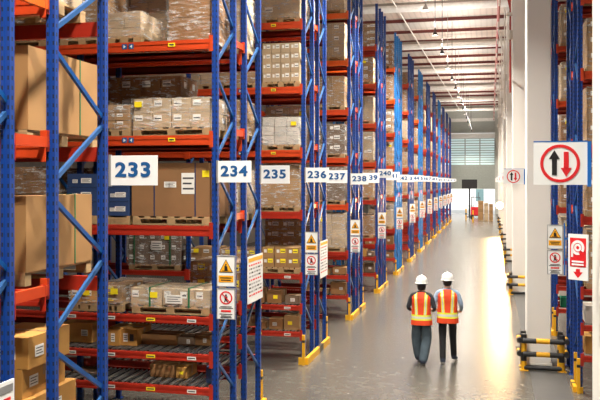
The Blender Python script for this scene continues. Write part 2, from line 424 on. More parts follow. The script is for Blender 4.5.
w = MB(); w.box(xe0,xe1,YE+.1,YE+.14,ez(165),ez(138.5),GLZ); struct('window_1', w)
w = MB()
for i in range(12):
    z = ez(165)+(ez(138.5)-ez(165))*i/11; w.box(xe0,xe1,YE,YE+.1,z-.05,z+.05,LOUV)
for i in range(5):
    x = xe0+(xe1-xe0)*i/4; w.box(x-.06,x+.06,YE-.02,YE+.1,ez(165),ez(138.5),LOUV)
struct('window_2', w)
w = MB(); zz = ez(165)
w.box(xe0,xe1,YE+.08,YE+.12,ez(189),zz,LOUV)
n = 14
for i in range(n): z = ez(189)+(zz-ez(189))*i/n; w.box(xe0,xe1,YE,YE+.08,z,z+.1,LOUV)
struct('door_1', w)
w = MB()
for i in range(10): z = ez(132)+(ez(122)-ez(132))*i/10; w.box(xe0,xe1,YE-.1,YE,z,z+.07,LOUV)
struct('trim_3', w)
w = MB(); w.box(xe0,xe1,YE-.2,YE-.02,ez(121.5),ez(118.5),GW); struct('trim_4', w)
# building across the yard
b = MB(); FAR = mat('far_facade', (.75,.74,.70), .7); b.box(-12,14,128,132,0,6.5,FAR); b.box(-2.3,-1.1,127.9,128,.6,3.0,mat('far_shutter', (.12,.2,.2), .6))
tag(link('warehouse_facade', b.mesh('warehouse_facade')), 'pale building across the yard, seen through the open end door', 'building')

b = MB(); b.box(-14.2,-14,-4,YE,0,ZR+1,WALLD); struct('wall_left', b)
b = MB(); b.box(-14.2,7.6,-4.2,-4,0,ZR+1,WALLD); struct('wall_front', b)
# columns down the right side
PIL = mat('column_paint', (.80,.785,.745), .6, var=.05, vscale=.8); PILN = mat('near_column_paint', (.72,.71,.66), .6, var=.03, vscale=1)
colY = [5.72]+[16.5+10.7*k for k in range(7)]
for k, y in enumerate(colY):
    b = MB(); x0 = .685 if k else .735; b.cbox(x0, x0+.47, y, y+.6, 0, ZR-.2, PIL if k else PILN, .015)
    b.box(x0-.02, x0+.49, y-.02, y+.62, 0, .05, PIL)
    o = link('concrete_column', b.mesh('concrete_column'))
    if k == 0: lb = 'nearest white column, cut off by the right edge, carrying the big two-arrow sign'
    elif k == 1: lb = 'beige column with the black and yellow guard rails in front of the right rack'
    else: lb = 'beige column, %s one down the aisle after the column with the nearest guard' % NTH[k-2]
    tag(o, lb, 'column', 'columns along the right of the aisle')

# bollard style guard around a column
def tubeseg(p, q, r, mats):
    b = MB(); p, q = Vector(p), Vector(q); n = len(mats)
    for i, m in enumerate(mats): b.tube(p+(q-p)*i/n, p+(q-p)*(i+1)/n, r, m, 14)
    return b
for k in range(1,7):
    y = colY[k]-.42; x0, x1 = .62, 1.32; lb = ['nearest','second','third','fourth','fifth','sixth'][k-1]
    t = thing('column_guard', 'black and yellow tubular guard round the base of a column, %s from the camera'%lb, 'guard rail', (x0,y,0), 0, 'guards at the column bases')
    for (px,py) in ((0,0),(x1-x0,0),(0,.34),(x1-x0,.34)):
        s = tubeseg((px,py,.01),(px,py,.70),.055,[GYEL,GBLK,GYEL,GBLK] ); s.box(px-.08,px+.08,py-.08,py+.08,0,.012,GYEL); link('post', s.mesh('post'), t)
    link('rail', tubeseg((0,-.02,.06),(x1-x0,-.02,.06),.045,[GBLK]).mesh('rail'), t)
    for z in (.585,.33):
        link('rail', tubeseg((-.02,-.09,z),(x1-x0+.02,-.09,z),.05,[GBLK,GYEL,GBLK]).mesh('rail'), t)
        link('rail', tubeseg((-.09,-.09,z),(-.09,.38,z),.05,[GBLK,GYEL,GBLK]).mesh('rail'), t)
        link('rail', tubeseg((x1-x0+.09,-.09,z),(x1-x0+.09,.38,z),.05,[GBLK,GYEL,GBLK]).mesh('rail'), t)

# ================================================================ LEFT RACKS
LV0 = [.84, 1.29, 1.80, 3.04, 4.28, 5.58, 6.88, 8.1]
NEAR = [1.45, 2.72, 3.98, 5.2, 6.5, 7.8]
# rows 232 / 233
rack(232, 4.75, NEAR, where='at the far left edge, before the 233 row', depthf=.77, phase=.97)
r = rack(233, 6.175, NEAR, where='whose far upright holds the 233 sign', depthf=.91, phase=.97)
nd = 13
for k in range(nd):
    y = Y0+.035+PITCH*k; n = 234+2*k
    lv = LV0 if k == 0 else LV_FAR
    mesh = UPB if k in (4,6,9) else None
    cols = None
    if k in (2,4,6): cols = ['r','r','r','o','o','o','b','b']
    wf = 'with the sign %d on its near upright'%n if k < 5 else 'front row of the %s left rack pair'%NTH[k+1]
    wb = 'with the sign %d on its far upright'%(n+1) if k < 5 else 'back row of the %s left rack pair'%NTH[k+1]
    rack(n, y, lv, where=wf, tracks=2 if k < 3 else 0, mesh=mesh, cols=cols, spacer=True, labels=(k<2), bays=2 if k<2 else 1)
    rack(n+1, y+DEPTHF+GAP, lv, where=wb, tracks=2 if k < 1 else 0, mesh=mesh, cols=cols, bays=2 if k<2 else 1)
# spacers in the 232/233 gap: part of rack 233
for z in (1.5,2.72,3.98,5.15): 
    b = MB(); b.box(-.02,.02,-.28,.28,-.045,.045,ORANGE2 if z>5 else ORANGE); b.box(-.055,.01,.26,.3,-.08,.1,ORANGE); link('row_spacer', b.mesh('row_spacer'), r, (-.02,-.33,z))

# --- rack-end guards (low yellow box with posts)
def end_guard(x, y0, y1, label, side=-1):
    t = thing('rack_end_guard', label, 'guard rail', (x,y0,0), 0, 'yellow guards at the rack ends')
    L = y1-y0; s = -side
    b = MB(); 
    gh, gw = (.14,.065) if side<0 else (.1,.06)
    for i in range(6): b.box(min(0,s*gw),max(0,s*gw),L*i/6,L*(i+1)/6,0,gh,GBLK if i==3 else GYEL)
    b.box(-.13 if side<0 else 0,0 if side<0 else .1,-.03,0,0,gh,GYEL); link('guard_rail', b.mesh('guard_rail'), t)
    for yy in (.0, L):
        b = MB(); b.box(-.027-.02*s,.027-.02*s,yy-.08,yy-.02,.0,.6,GYEL); b.box(-.028-.02*s,.028-.02*s,yy-.081,yy-.019,.45,.5,GBLK); link('post_protector', b.mesh('post_protector'), t)
for k in range(nd):
    y = Y0+PITCH*k
    end_guard(XL+.055, y-.06, y+2*DEPTHF+GAP+.12, 'yellow low guard at the foot of the %s rack pair from the camera'%NTH[k+1])
end_guard(XL+.055, 4.6, 7.3, 'yellow low guard at the foot of the nearest left racks')

# --- signs
def number_sign(txt, x, y, z, rz=0, w=.48, h=.29):
    t = thing('number_sign', 'white sign with blue number %s hung from a blue rack upright'%txt, 'sign', (x,y,z), rz, 'row number signs')
    b = MB(); b.box(0,w,-.008,.008,-h/2,h/2,WHITE); link('sign_panel', b.mesh('sign_panel'), t)
    me = text_mesh(txt, h*.66, SIGNBLUE, .034); me.transform(Matrix.Diagonal((1.22,1,1,1))); o = link('numerals', me, t, (w/2,-.011,0)); 
    b = MB(); b.box(-.01,.014,-.014,.014,-h/2-.01,h/2+.01,ALU); link('bracket', b.mesh('bracket'), t)
ns = {233:(107,7.08,154.5,186,0)}
number_sign('233', at(107,7.1)+.055, 6.175+.93-.05, hv(170.5,-3.4,7.1), 0, .49, .285)
for k in range(nd):
    y = Y0+PITCH*k; n = 234+2*k; r1 = random.Random(n)
    dz = [0,0,-.07,.02,.0][k] if k < 5 else r1.uniform(-.03,.03)
    number_sign(str(n), XL+.05, y-.03, 3.78+[-.0,.0,-.06,.14,0][min(k,4)]*(k<5)+ (0 if k<5 else dz), radians([0,0,-1,0,0][min(k,4)]))
    number_sign(str(n+1), XL+.05, y+2*DEPTHF+GAP, 3.78+(-.02 if k<3 else .05*(k==3)+dz), 0)

def warning_panel_meshes():
    w, h = .26, .42; b = MB(); b.box(-w/2,w/2,-.006,.006,-h/2,h/2,WHITE)
    top = b.mesh('sign_panel')
    b = MB(); T = lambda s, cz: [(-.1*s,cz-.08*s),(.1*s,cz-.08*s),(0,cz+.1*s)]
    b.prismY(T(1,.06),-.009,-.007,SIGNBLK); b.prismY(T(.84,.06),-.011,-.009,SIGNYEL)
    b.tube((0,-.012,.085),(0,-.011,.085),.012,SIGNBLK,10); b.prismY([(-.022,.0),(.028,.0),(.02,.065),(-.02,.075)],-.0125,-.011,SIGNBLK); b.prismY([(-.05,.0),(.05,.0),(.05,.008),(-.05,.008)],-.0125,-.011,SIGNBLK)
    b.box(-.105,.105,-.009,-.007,-.15,-.06,SIGNYEL); b.box(-.08,.08,-.0105,-.009,-.1,-.085,SIGNBLK); b.box(-.07,.07,-.0105,-.009,-.13,-.115,SIGNBLK)
    fr = MB(); t_ = .01
    for (x0,x1,z0,z1) in ((-w/2,w/2,h/2-t_,h/2),(-w/2,w/2,-h/2,-h/2+t_),(-w/2,-w/2+t_,-h/2,h/2),(w/2-t_,w/2,-h/2,h/2)): fr.box(x0,x1,-.012,.008,z0,z1,ALU)
    p = MB(); p.ringY(0,.08,.072,.09,-.009,-.007,SIGNRED,28); p.bar((-.055,-.0115,.135),(.055,-.0115,.025),.014,.003,SIGNRED,(0,1,0))
    p.tube((0,-.0095,.115),(0,-.0085,.115),.014,SIGNBLK,10); p.prismY([(-.018,.05),(.018,.05),(.022,.1),(-.022,.1)],-.0095,-.007,SIGNBLK)
    p.prismY([(-.03,.02),(-.014,.02),(.004,.055),(-.014,.055)],-.0095,-.007,SIGNBLK); p.prismY([(.014,.02),(.03,.02),(.014,.055),(-.004,.055)],-.0095,-.007,SIGNBLK)
    for i,(ww,zz) in enumerate(((.08,-.04),(.1,-.06))): p.box(-ww,ww,-.009,-.007,zz-.005,zz+.005,SIGNBLK)
    p.box(-.07,.07,-.009,-.007,-.112,-.085,SIGNRED)
    for ww,zz in ((.09,-.14),(.07,-.165),(.08,-.185)): p.box(-ww,ww,-.009,-.007,zz-.005,zz+.005,SIGNBLK)
    return top, b.mesh('warning_symbol'), p.mesh('prohibition_symbol'), fr.mesh('sign_frame')
WT, WS, WP, WF = warning_panel_meshes()
def warn(x, y, z, label_where, s=1.0):
    for i, (dz, g, nm, kind) in enumerate(((.22, WS, 'warning_symbol', 'warning_sign'), (-.22, WP, 'prohibition_symbol', 'prohibition_sign'))):
        lb = ('yellow triangle warning sign ' if i == 0 else 'red ring prohibition sign ')+label_where
        t = thing(kind, lb, 'sign', (x,y,z+dz*s), 0, 'yellow warning signs' if i == 0 else 'red prohibition signs'); t.scale = (s,s,s)
        link('sign_panel', WT, t); link(nm, g, t); link('sign_frame', WF, t)
for k in range(nd):
    y = Y0+PITCH*k
    zc = 2.22 if k else hv(287,-3.5,10.3)
    warn(XL+.05+.13, y-.045, zc, 'on the near upright below the row number %d'%(234+2*k))
# text boards facing the aisle between back-to-back rows
def board(y0, y1, z0, z1, label, head=True):
    t = thing('notice_board', label, 'sign', (XL+.06,(y0+y1)/2,(z0+z1)/2), 0, 'notice boards on the rack ends'); L = y1-y0; H = z1-z0
    b = MB(); b.box(0,.012,-L/2,L/2,-H/2,H/2,WHITE); link('board_panel', b.mesh('board_panel'), t)
    b = MB(); b.box(.012,.014,-L/2+.02,L/2-.02,H/2-.09,H/2-.03,SIGNYEL if head else ALU)
    rr = random.Random(3)
    for i in range(9):
        zz = H/2-.14-i*(H-.2)/9
        yy = -L/2+.05
        while yy < L/2-.12:
            ln = rr.uniform(.04,.12); b.box(.012,.014,yy,yy+ln,zz-.012,zz+.012,SIGNRED if i%4==0 else INK if rr.random()<.4 else ALU); yy += ln+.04
    link('printed_text', b.mesh('printed_text'), t)
board(11.62,12.42,1.78,2.5,'white text board facing the aisle on the 234 and 235 rack end')
board(16.9,17.68,1.55,2.35,'white text board facing the aisle on the 236 and 237 rack end')
board(4.85,5.5,1.3,hv(376.5,-3.6,5.55),'white board at the lower left corner of the photo', False)

# ---------------------------------------------------------------- goods, near rows
# row 233: big kraft boxes seen from their ends
def end_box(un, uf, vt, zb, yn, label, **k):
    X = at(un, yn); yf = X/tan(atan((uf-300)/F)-TH); ztop = hv(vt, X, yn)
    return big_box(X-1.1, X, yn, yf, zb, ztop, label, **k), X, yf
for (zl, vt, uf, yn, tx) in ((3.98, 45, 98, 6.28, 'third shelf up'), (2.72, 196, 92, 6.28, 'second shelf up'), ):
    X = at(28 if zl > 3 else 26, yn)
    yf = X/tan(atan((uf-300)/F)-TH); yf = min(yf, 7.62)
    pallet(X-.56, (yn+yf)/2, zl, 1.1, round(yf-yn,2), 'wooden pallet under the big kraft box on the %s of row 233'%tx)
    big_box(X-1.12, X, yn, yf, zl+.122, hv(vt, X, yn), 'big plain kraft box, %s, at the end of row 233'%tx, straps=(.42,), sidelabels=())
# upper pallet of row 233, mostly above the picture
pallet(-4.45, 6.75, 5.2, 1.1, .9, 'wooden pallet on the fourth shelf up of row 233, at the top edge')
load(-4.45, 6.75, 5.322, 1.05, .88, .9, 2, 'pale wrapped load on the fourth shelf up of row 233, at the top edge', 3,3,4)
# cartons at the bottom of row 233 (shelf 1.45 m)
zb = 1.45
for i,(z0,z1,ya,yb,xa) in enumerate(((1.45,1.72,6.27,7.1,at(30,6.3)),(1.722,1.99,6.27,7.0,at(24,6.3)),(1.992,2.27,6.27,6.98,at(30,6.3)))):
    big_box(xa-.5,xa,ya,yb,z0+.001,z1,'ochre printed carton at the bottom left, %s of the stack of three'%['lowest','middle one','topmost'][i],m=CARD[4],tape=True,
        labels=((.1,.5,.2,.12,LABEL),(-.45,.4,.1,.08,INK)),sidelabels=((-.5,.5,.14,.1,LABEL),(.2,.5,.12,.08,LABEL)),name='carton',group='ochre printed cartons in row 233')
# row 234 (front faces around Y=10.35); shelf tops: LV0
YF = 10.4
def L234(*a, **k): return pload(*a, **k)
pload(168,211.5,YF,5.58,-8,.72,0,'large brown cartons with film on the sixth shelf up of row 234, by the aisle',pal=False,nx=1,ny=1,nz=2,seed=1,name='carton_load')
pload(107,141,YF,5.58,12,.72,2,'small pale wrapped load on the sixth shelf up of row 234',nx=2,ny=2,nz=3,seed=2)
pload(60,104,YF,5.58,-20,.72,1,'wrapped load behind the 233 upright on the sixth shelf up of row 234',nx=2,ny=2,nz=3,seed=3)
pload(133,210.5,YF,4.28,98,.72,2,'low two-layer load on the fifth shelf up of row 234, by the aisle',nx=4,ny=2,nz=2,seed=4,ylab=(-.85,.8),lab=1)
pload(100,130,YF,4.28,105,.72,1,'load left of the two-layer load on the fifth shelf up of row 234',nx=2,ny=2,nz=3,seed=5,lab=1)
pload(60,97,YF,4.28,100,.72,0,'brown load behind the 233 bracing on the fifth shelf up of row 234',nx=2,ny=2,nz=2,seed=6)
x0, x1 = at(131.5,YF), at(211.5,YF)
pallet((x0+x1)/2, YF+.36, 3.04, x1-x0, .72, 'wooden pallet under the big labelled brown box beside the 233 sign')
big_box(x0,x1,YF,YF+.72,3.162,hv(163.5,x0,YF),'big brown box with white and yellow labels and navy straps beside the 233 sign',strapx=(-.42,.6),m=mat('worn_kraft', (.25,.125,.05), .75, var=.15, vscale=3),strapm=NAVYS,
    labels=((.43,.62,.2,.29,LABEL),(-.02,.6,.18,.08,LABEL),(.86,.8,.1,.09,YLAB)),name='strapped_box')
for i in range(3):
    for j in range(2):
        xx0, xx1 = [(at(107,YF),at(129,YF)),(at(66,YF),at(99,YF))][j]
        if i==0: pallet((xx0+xx1)/2, YF+.36, 3.04, round(xx1-xx0,2), .72, 'wooden pallet under the %s stack of navy cartons in row 234'%['right','left'][j])
        z0 = 3.163+i*.2
        big_box(xx0+.01*i,xx1,YF,YF+.68,z0,z0+.195,'navy carton with pale label, %s of the %s navy stack in row 234'%(['lowest','middle one','topmost'][i],['right','left'][j]),m=CARD[6],
            labels=((.2,.5,.16,.07,LABEL),(-.5,.45,.08,.05,LABEL)),name='navy_carton',group='navy cartons in row 234',tape=False)
pload(13,45,YF,3.04,171,.7,0,'brown wrapped load seen left of the nearest braced upright',nx=2,ny=2,nz=2,seed=8,ylab=(.3,.75))
pload(130.5,211,YF,1.80,289,.72,2,'long low load with green straps on the third shelf up of row 234',nx=5,ny=2,nz=1,seed=9,ylab=(-.4,.62),wlab=(.1,.4,.25,.12),straps=(-.5,.47),lab=1)
pload(104,122,YF,1.80,286,.72,1,'small wrapped load with yellow labels left of the low strapped load',nx=1,ny=2,nz=3,seed=10,ylab=(.2,.7),lab=1,sl='y')
pload(70,98,YF,1.80,288,.72,4,'low load behind the 233 bracing on the third shelf up of row 234',nx=2,ny=2,nz=1,seed=11,ylab=(.2,.7),lab=1)
# cartons on the roller shelves of row 234
def cart(u0,u1,Y,d,z,vt,label,m,labels=(),name='carton',group='cartons on the roller shelves'):
    xa, xb = at(u0,Y), at(u1,Y); big_box(xa,xb,Y,Y+d,z+.012,hv(vt,xa,Y),label,m=m,labels=labels,name=name,group=group)
z2, z1_ = LV0[1], LV0[0]
cart(104,119,10.5,.5,z2,329,'tall ochre carton on the upper roller shelf of row 234, next to the 233 upright',CARD[4],((.2,.5,.06,.12,LABEL),))
cart(119.5,137,10.55,.5,z2,329,'ochre carton with printed panel, second from left on the upper roller shelf of row 234',CARD[4],((-.3,.5,.07,.12,LABEL),(.4,.5,.06,.1,INK)))
cart(140,176,10.7,.35,z2,334,'low brown carton in the middle of the upper roller shelf of row 234',CARD[0])
cart(178,194,10.75,.35,z2,337,'small dark brown carton right of centre on the upper roller shelf of row 234',CARD[3],((.3,.5,.05,.06,LABEL),))
cart(195,210,10.8,.3,z2,335,'small brown carton nearest the aisle on the upper roller shelf of row 234',CARD[0],((.3,.5,.05,.06,LABEL),))
cart(62,92,10.6,.5,z2,322,'long ochre carton behind the 233 bracing on the upper roller shelf of row 234',CARD[4],((.5,.5,.1,.09,LABEL),))
cart(150,174,10.65,.4,z1_,364,'shallow brown carton on the lower roller shelf of row 234',CARD[0])
cart(176,187,10.65,.4,z1_,367,'small ochre carton on the lower roller shelf of row 234, right of the shallow one',CARD[4],((.0,.5,.05,.04,YLAB),))
cart(206,211.5,10.5,.4,z1_,367,'narrow navy crate at the aisle end of the lower roller shelf of row 234',CARD[6],name='crate')
cart(70,96,10.6,.4,z1_,372,'dark carton behind the 233 bracing on the lower roller shelf of row 234',CARD[3])
# row 235 (back row behind 234)
YB = Y0+DEPTHF+GAP+.12
pload(100,181,YB,4.28,77,.7,0,'brown load behind the two-layer load, fifth shelf up of row 235',nx=4,ny=2,nz=3,seed=12,lab=1)
pload(60,98,YB,4.28,88,.7,3,'dark load far left on the fifth shelf up of row 235',nx=2,ny=2,nz=3,seed=13)
pload(112,166,YB,5.58,-6,.7,2,'pale load behind the front pallets on the sixth shelf up of row 235',nx=3,ny=2,nz=3,seed=14,ylab=(-.4,.35))
pload(172,250,YB,5.58,-20,.7,2,'pale cartons seen through the end bracing, sixth shelf up of row 235',nx=3,ny=2,nz=4,seed=15,lab=1)
pload(196,254,YB,4.28,100,.7,1,'tan wrapped load seen through the end bracing, fifth shelf up of row 235',nx=3,ny=2,nz=3,seed=16)
pload(190,254,YB,3.04,170,.7,2,'wrapped load behind the 234 sign on the fourth shelf up of row 235',nx=3,ny=2,nz=3,seed=17,wlab=(.75,.4,.12,.2))
pload(190,254,YB,1.80,262,.7,1,'wrapped load behind the triangle sign on the third shelf up of row 235',nx=3,ny=2,nz=2,seed=18,lab=2,sl='y',ylab=(.2,.5))
pload(104,150,YB,1.80,283,.7,3,'dark low load behind the strapped load on the third shelf up of row 235',nx=3,ny=2,nz=1,seed=19)
pload(196,252,YB,6.88,-100,.7,1,'load on the seventh shelf up of row 235, above the picture edge',nx=2,ny=2,nz=2,seed=20)
# row 236
Y6 = Y0+PITCH+.09; l6 = LV_FAR
def p6(*a, **k): return pload(*a, **k)
pload(261,300,Y6,6.85,-22,.72,2,'tall pale cartons at the top edge, seventh shelf up of row 236',nx=1,ny=1,nz=3,seed=21,lab=1)
pload(262,299.5,Y6,5.55,43,.72,2,'pale carton stack with many white labels, sixth shelf up of row 236',nx=4,ny=2,nz=4,seed=22,lab=2,wrap=False,name='carton_load')
pload(262,299,Y6,4.28,117,.72,5,'white-wrapped load with yellow label above the 235 sign',nx=3,ny=2,nz=3,seed=23,ylab=(.72,.75))
pload(254,299.5,Y6,3.04,165,.72,1,'tan heavily wrapped load behind the 235 sign, fourth shelf up of row 236',nx=1,ny=1,nz=3,seed=24)
pload(262,299.5,Y6,1.79,247.5,.72,1,'six tan cartons with yellow labels, third shelf up of row 236',nx=3,ny=2,nz=2,seed=25,lab=2,sl='y',wrap=False,name='carton_load')
pload(128,181,Y6,1.79,233,.72,3,'grey-brown wrapped load with white sheet, seen through row 234',nx=5,ny=2,nz=3,seed=26,lab=1,ylab=(.48,.85),wlab=(.1,.6,.24,.19),straps=(-.75,.6))
pload(188,216,Y6,1.79,248,.72,1,'tan cartons seen through row 234, right of the blue post',nx=2,ny=2,nz=2,seed=27,lab=1,ylab=(-.4,.85),wlab=(.7,.3,.12,.16),wrap=False,name='carton_load')
pload(220,256,Y6,1.79,249,.72,1,'tan cartons with yellow labels behind the 234 end bracing',nx=3,ny=2,nz=2,seed=28,lab=2,sl='y')
pload(186,214,Y6,5.55,72,.72,2,'pale load seen through row 234 on the sixth shelf up of row 236',nx=2,ny=2,nz=3,seed=29)
pload(218,258,Y6,5.55,62,.72,1,'tan load behind the 234 end bracing on the sixth shelf up of row 236',nx=3,ny=2,nz=3,seed=30)
pload(218,250,Y6,4.28,112,.72,0,'brown load behind the 234 end bracing on the fifth shelf up of row 236',nx=3,ny=2,nz=3,seed=31)
pload(118,180,Y6,5.55,71,.72,2,'pale load at the inner end of the sixth shelf up of row 236',nx=3,ny=2,nz=2,seed=32)
for li,(zz,hh,st) in enumerate(((3.04,.8,3),(4.28,.85,1),(6.85,.8,0))):
    for q in range(2):
        xc = XL-BAY-.65-q*1.15+.1; nm = ['fourth','fifth','seventh'][li]
        pallet(xc,Y6+.37,zz,1.05,.74,'pallet in the inner bay of row 236, %s shelf up, %s'%(nm,['right','left'][q]))
        load(xc,Y6+.37,zz+.122,1.05,.72,hh,st,'%s wrapped load, inner bay of row 236, %s shelf up, %s'%(NAMEC[st],nm,['right','left'][q]),3,2,3,seed=li,lab=1)
for li,(zz,hh) in enumerate(((1.45,.85),(2.72,.85),(3.98,.8),(5.2,.9),(6.5,.8))):  # unseen loads added to keep light off the boxes of row 233
    nm = ORD[li]; xc = XL-.68
    pallet(xc,5.14,zz,1.1,.74,'unseen pallet under the added shading load, %s shelf up, row before 233'%nm)
    load(xc,5.14,zz+.122,1.08,.72,hh,0,'unseen brown load added for shade, %s shelf up, row before 233'%nm,3,2,3,seed=li)
for li,(zz,hh) in enumerate(((3.04,.7),(4.28,.85),(5.58,.8),(6.88,.8))):
    nm = ['fourth','fifth','sixth','seventh'][li]; xc = XL-BAY-.68
    for q,yy in enumerate((Y0+.42, Y0+DEPTHF+GAP+.42)):
        pallet(xc,yy,zz,1.1,.74,'pallet in the inner bay of row %d, %s shelf up'%(234+q,nm))
        load(xc,yy,zz+.122,1.08,.72,hh,[0,3][q],'%s wrapped load, inner bay of row %d, %s shelf up'%(NAMEC[[0,3][q]],234+q,nm),3,2,3,seed=li)
names = ['nearest the aisle','second from the aisle','third from the aisle','fourth from the aisle','fifth from the aisle']
def shelf_cartons(yf, z, row, shelf, u_lim=2.2, seed=0, hmax=.33):
    r = random.Random(seed); x = XL-.1; i = 0
    while x > XL-u_lim and i < 5:
        w = r.uniform(.22,.42); d = r.uniform(.3,.5); h = r.uniform(.14,hmax); k = r.choice([0,0,1,3,4])
        m = CARD[k]
        big_box(x-w,x,yf+.05,yf+.05+d,z+.012,z+h,'%s carton on the %s of row %d, %s'%(NAMEC[k],shelf,row,names[i]),m=m,labels=((r.uniform(-.5,.5),.5,.09,.07,LABEL if r.random()<.7 else YLAB),),name='carton',group='cartons on the roller shelves')
        x -= w+r.uniform(.02,.12); i += 1
for k in range(1,5):
    y = Y0+PITCH*k
    shelf_cartons(y+.03, LV_FAR[1], 234+2*k, 'upper roller shelf', 1.7 if k<2 else .9, 40+k, .36)
    shelf_cartons(y+.03, LV_FAR[0], 234+2*k, 'lower roller shelf', 1.7 if k<2 else .9, 60+k, .33)
# green-white box on lowest tracks of row 236
# ---------------------------------------------------------------- goods, remaining rows
STY = [2,1,0,2,5,1,2,3,1,2]
FIN = ['']
for k in range(0,nd):
    for back in (0,1):
        row = 234+2*k+back
        if k == 0: continue
        if row == 236: lvls = [7]
        else: lvls = [2,3,4,5,6,7]
        yf = Y0+PITCH*k+back*(DEPTHF+GAP)
        for li in lvls:
            r = random.Random(row*17+li)
            st = r.choice(STY); w = r.choice([.95,1.05,1.05]); h = r.choice([.62,.78,.9]); xc = XL-.12-w/2
            if li == 7 and r.random() < .25 and k > 2: continue
            z = LV_FAR[li]; nm = NAMEC[st]
            if row >= 244 : where = '%s row of the %s left rack pair'%(['front','back'][back],NTH[k+1])
            else: where = 'row %d'%row
            lb = '%s wrapped load, %s shelf up, %s'%(nm,ORD[li],where)
            pallet(xc, yf+.4, z, 1.05 if w>1 else .95, .76, 'wooden pallet, %s shelf up, %s'%(ORD[li],where))
            load(xc, yf+.4, z+.122, w, .74, h, st, lb, r.choice([2,3,3]), 2, r.choice([2,3,4]), wrap=(k<7), lab=r.choice([0,1,2]), seed=r.randint(0,2),
                 ylab=(r.uniform(-.4,.6),.8) if r.random()<.6 and k<6 else None)
# orange tarpaulin-like cover on top of load in row 238
# ================================================================ RIGHT RACKS
XR = 1.50
for j,(y,tx) in enumerate(((14.62,'nearest pair'),(19.9,'second pair'))):
    for back in (0,1):
        rack(0, y+back*(DEPTHF+GAP), LV_FAR, side=1, xc=XR, where='right of the columns, %s row of the %s'%(['front','back'][back],tx), spacer=(back==0))
        for li in (2,3,4,5,6):
            r = random.Random(900+j*31+back*7+li); st = r.choice([1,2,1,0]); w = 1.0; h = r.choice([.7,.82,.9])
            xc = XR+.12+w/2; yy = y+back*(DEPTHF+GAP)
            wh = 'on the %s shelf up, %s row of the %s of right racks'%(ORD[li],['front','back'][back],tx)
            pallet(xc,yy+.4,LV_FAR[li],1.0,.76,'wooden pallet '+wh)
            load(xc,yy+.4,LV_FAR[li]+.122,w,.74,h,st,NAMEC[st]+' load '+wh[3:],3,2,3,wrap=True,lab=2,seed=r.randint(0,2),ylab=(-.7,.8) if back==0 else None)
    end_guard(XR-.055, y-.06, y+.45, 'yellow low guard at the foot of the %s of right racks'%tx, side=1)
for i,(z,c,h) in enumerate(((.654,4,.3),(1.184,5,.3))):
    for j in range(2):
        big_box(XR+.1+j*.45,XR+.5+j*.45,14.7,15.2,z,z+h,'%s carton on the %s right-hand shelf, %s'%(NAMEC[c],['lower','upper'][i],['by the post','further in']) if False else '%s carton on the %s low shelf of the nearest right rack, %s'%(NAMEC[c],['lower','upper'][i],['by the post','further in'][j]),m=CARD[c],labels=((.2,.5,.1,.08,LABEL),),name='carton',group='cartons on the right racks')
# pallet truck load by right aisle: green crate + wood crate seen at 555,300
GC = mat('green_plastic', (.01,.25,.13), .5)
b = MB(); b.box(-.2,.2,-.15,.15,0,.015,GC)
for (x0,x1,y0,y1) in ((-.2,.2,-.15,-.135),(-.2,.2,.135,.15),(-.2,-.185,-.15,.15),(.185,.2,-.15,.15)): b.box(x0,x1,y0,y1,0,.24,GC)
b.box(-.215,.215,-.165,-.15,.2,.24,GC); b.box(-.215,.215,.15,.165,.2,.24,GC)
tag(link('plastic_crate', b.mesh('plastic_crate'), None, (XR+.33,20.2,LV_FAR[0]+.002)), 'green plastic crate low in the second right-hand rack', 'crate')

# signs on the columns: two arrows
def arrows_sign(xr, y, z, label, w=.40, h=.295):
    t = thing('two_way_sign', label, 'sign', (xr,y,z), 0, 'two-arrow signs on the columns')
    b = MB(); b.box(-w,0,-.008,.008,-h/2,h/2,WHITE); link('sign_panel', b.mesh('sign_panel'), t)
    b = MB(); b.box(-.002,.022,-.02,.02,-h/2-.012,h/2+.004,BRKT); b.box(-w,.0,-.009,.009,h/2,h/2+.008,BRKT); link('bracket', b.mesh('bracket'), t)
    cx = -w/2-.003; R = .128; b = MB(); b.ringY(cx,0,R-.02,R,-.011,-.008,SIGNRED,48); link('ring', b.mesh('ring'), t)
    def arrow(cx, up, m):
        a = MB(); s = 1 if up else -1; pts = [(-.017,-.078),(.017,-.078),(.017,.03),(.036,.03),(0,.085),(-.036,.03),(-.017,.03)]
        pts = [(cx+x, s*z) for x,z in pts]
        if not up: pts = pts[::-1]
        # split into shaft and head (convex)
        a.prismY([(cx-.016,-.078),(cx+.016,-.078),(cx+.016,.035),(cx-.016,.035)] if up else [(cx-.016,-.035),(cx+.016,-.035),(cx+.016,.078),(cx-.016,.078)], -.011,-.008,m)
        a.prismY([(cx-.036,s*.03),(cx+.036,s*.03),(cx,s*.09)] if up else [(cx+.036,s*.03),(cx-.036,s*.03),(cx,s*.09)], -.011,-.008,m)
        link('arrow', a.mesh('arrow'), t)
    arrow(cx-.036, True, SIGNBLK); arrow(cx+.04, False, SIGNRED)
for k in range(6):
    y = colY[k]-.05
    if k == 0:
        Y = 5.66; xr = at(587.5,Y); arrows_sign(xr, Y, hv(163.5,xr-.2,Y), 'largest white two-arrow sign, on the nearest column at the right edge', w=at(587.5,Y)-at(533.5,Y), h=.288)
        b = MB(); b.box(xr-.005,xr+.16,Y-.01,Y+.06,hv(185,xr,Y),hv(183,xr,Y),BRKT)
    else:
        arrows_sign(at(524,colY[1]-.05) if k==1 else .70, y, hv(176.5,.5,16.4) if k==1 else 3.78, 'white two-arrow sign on the column, %s from the camera'%['','second','third','fourth','fifth','sixth'][k])
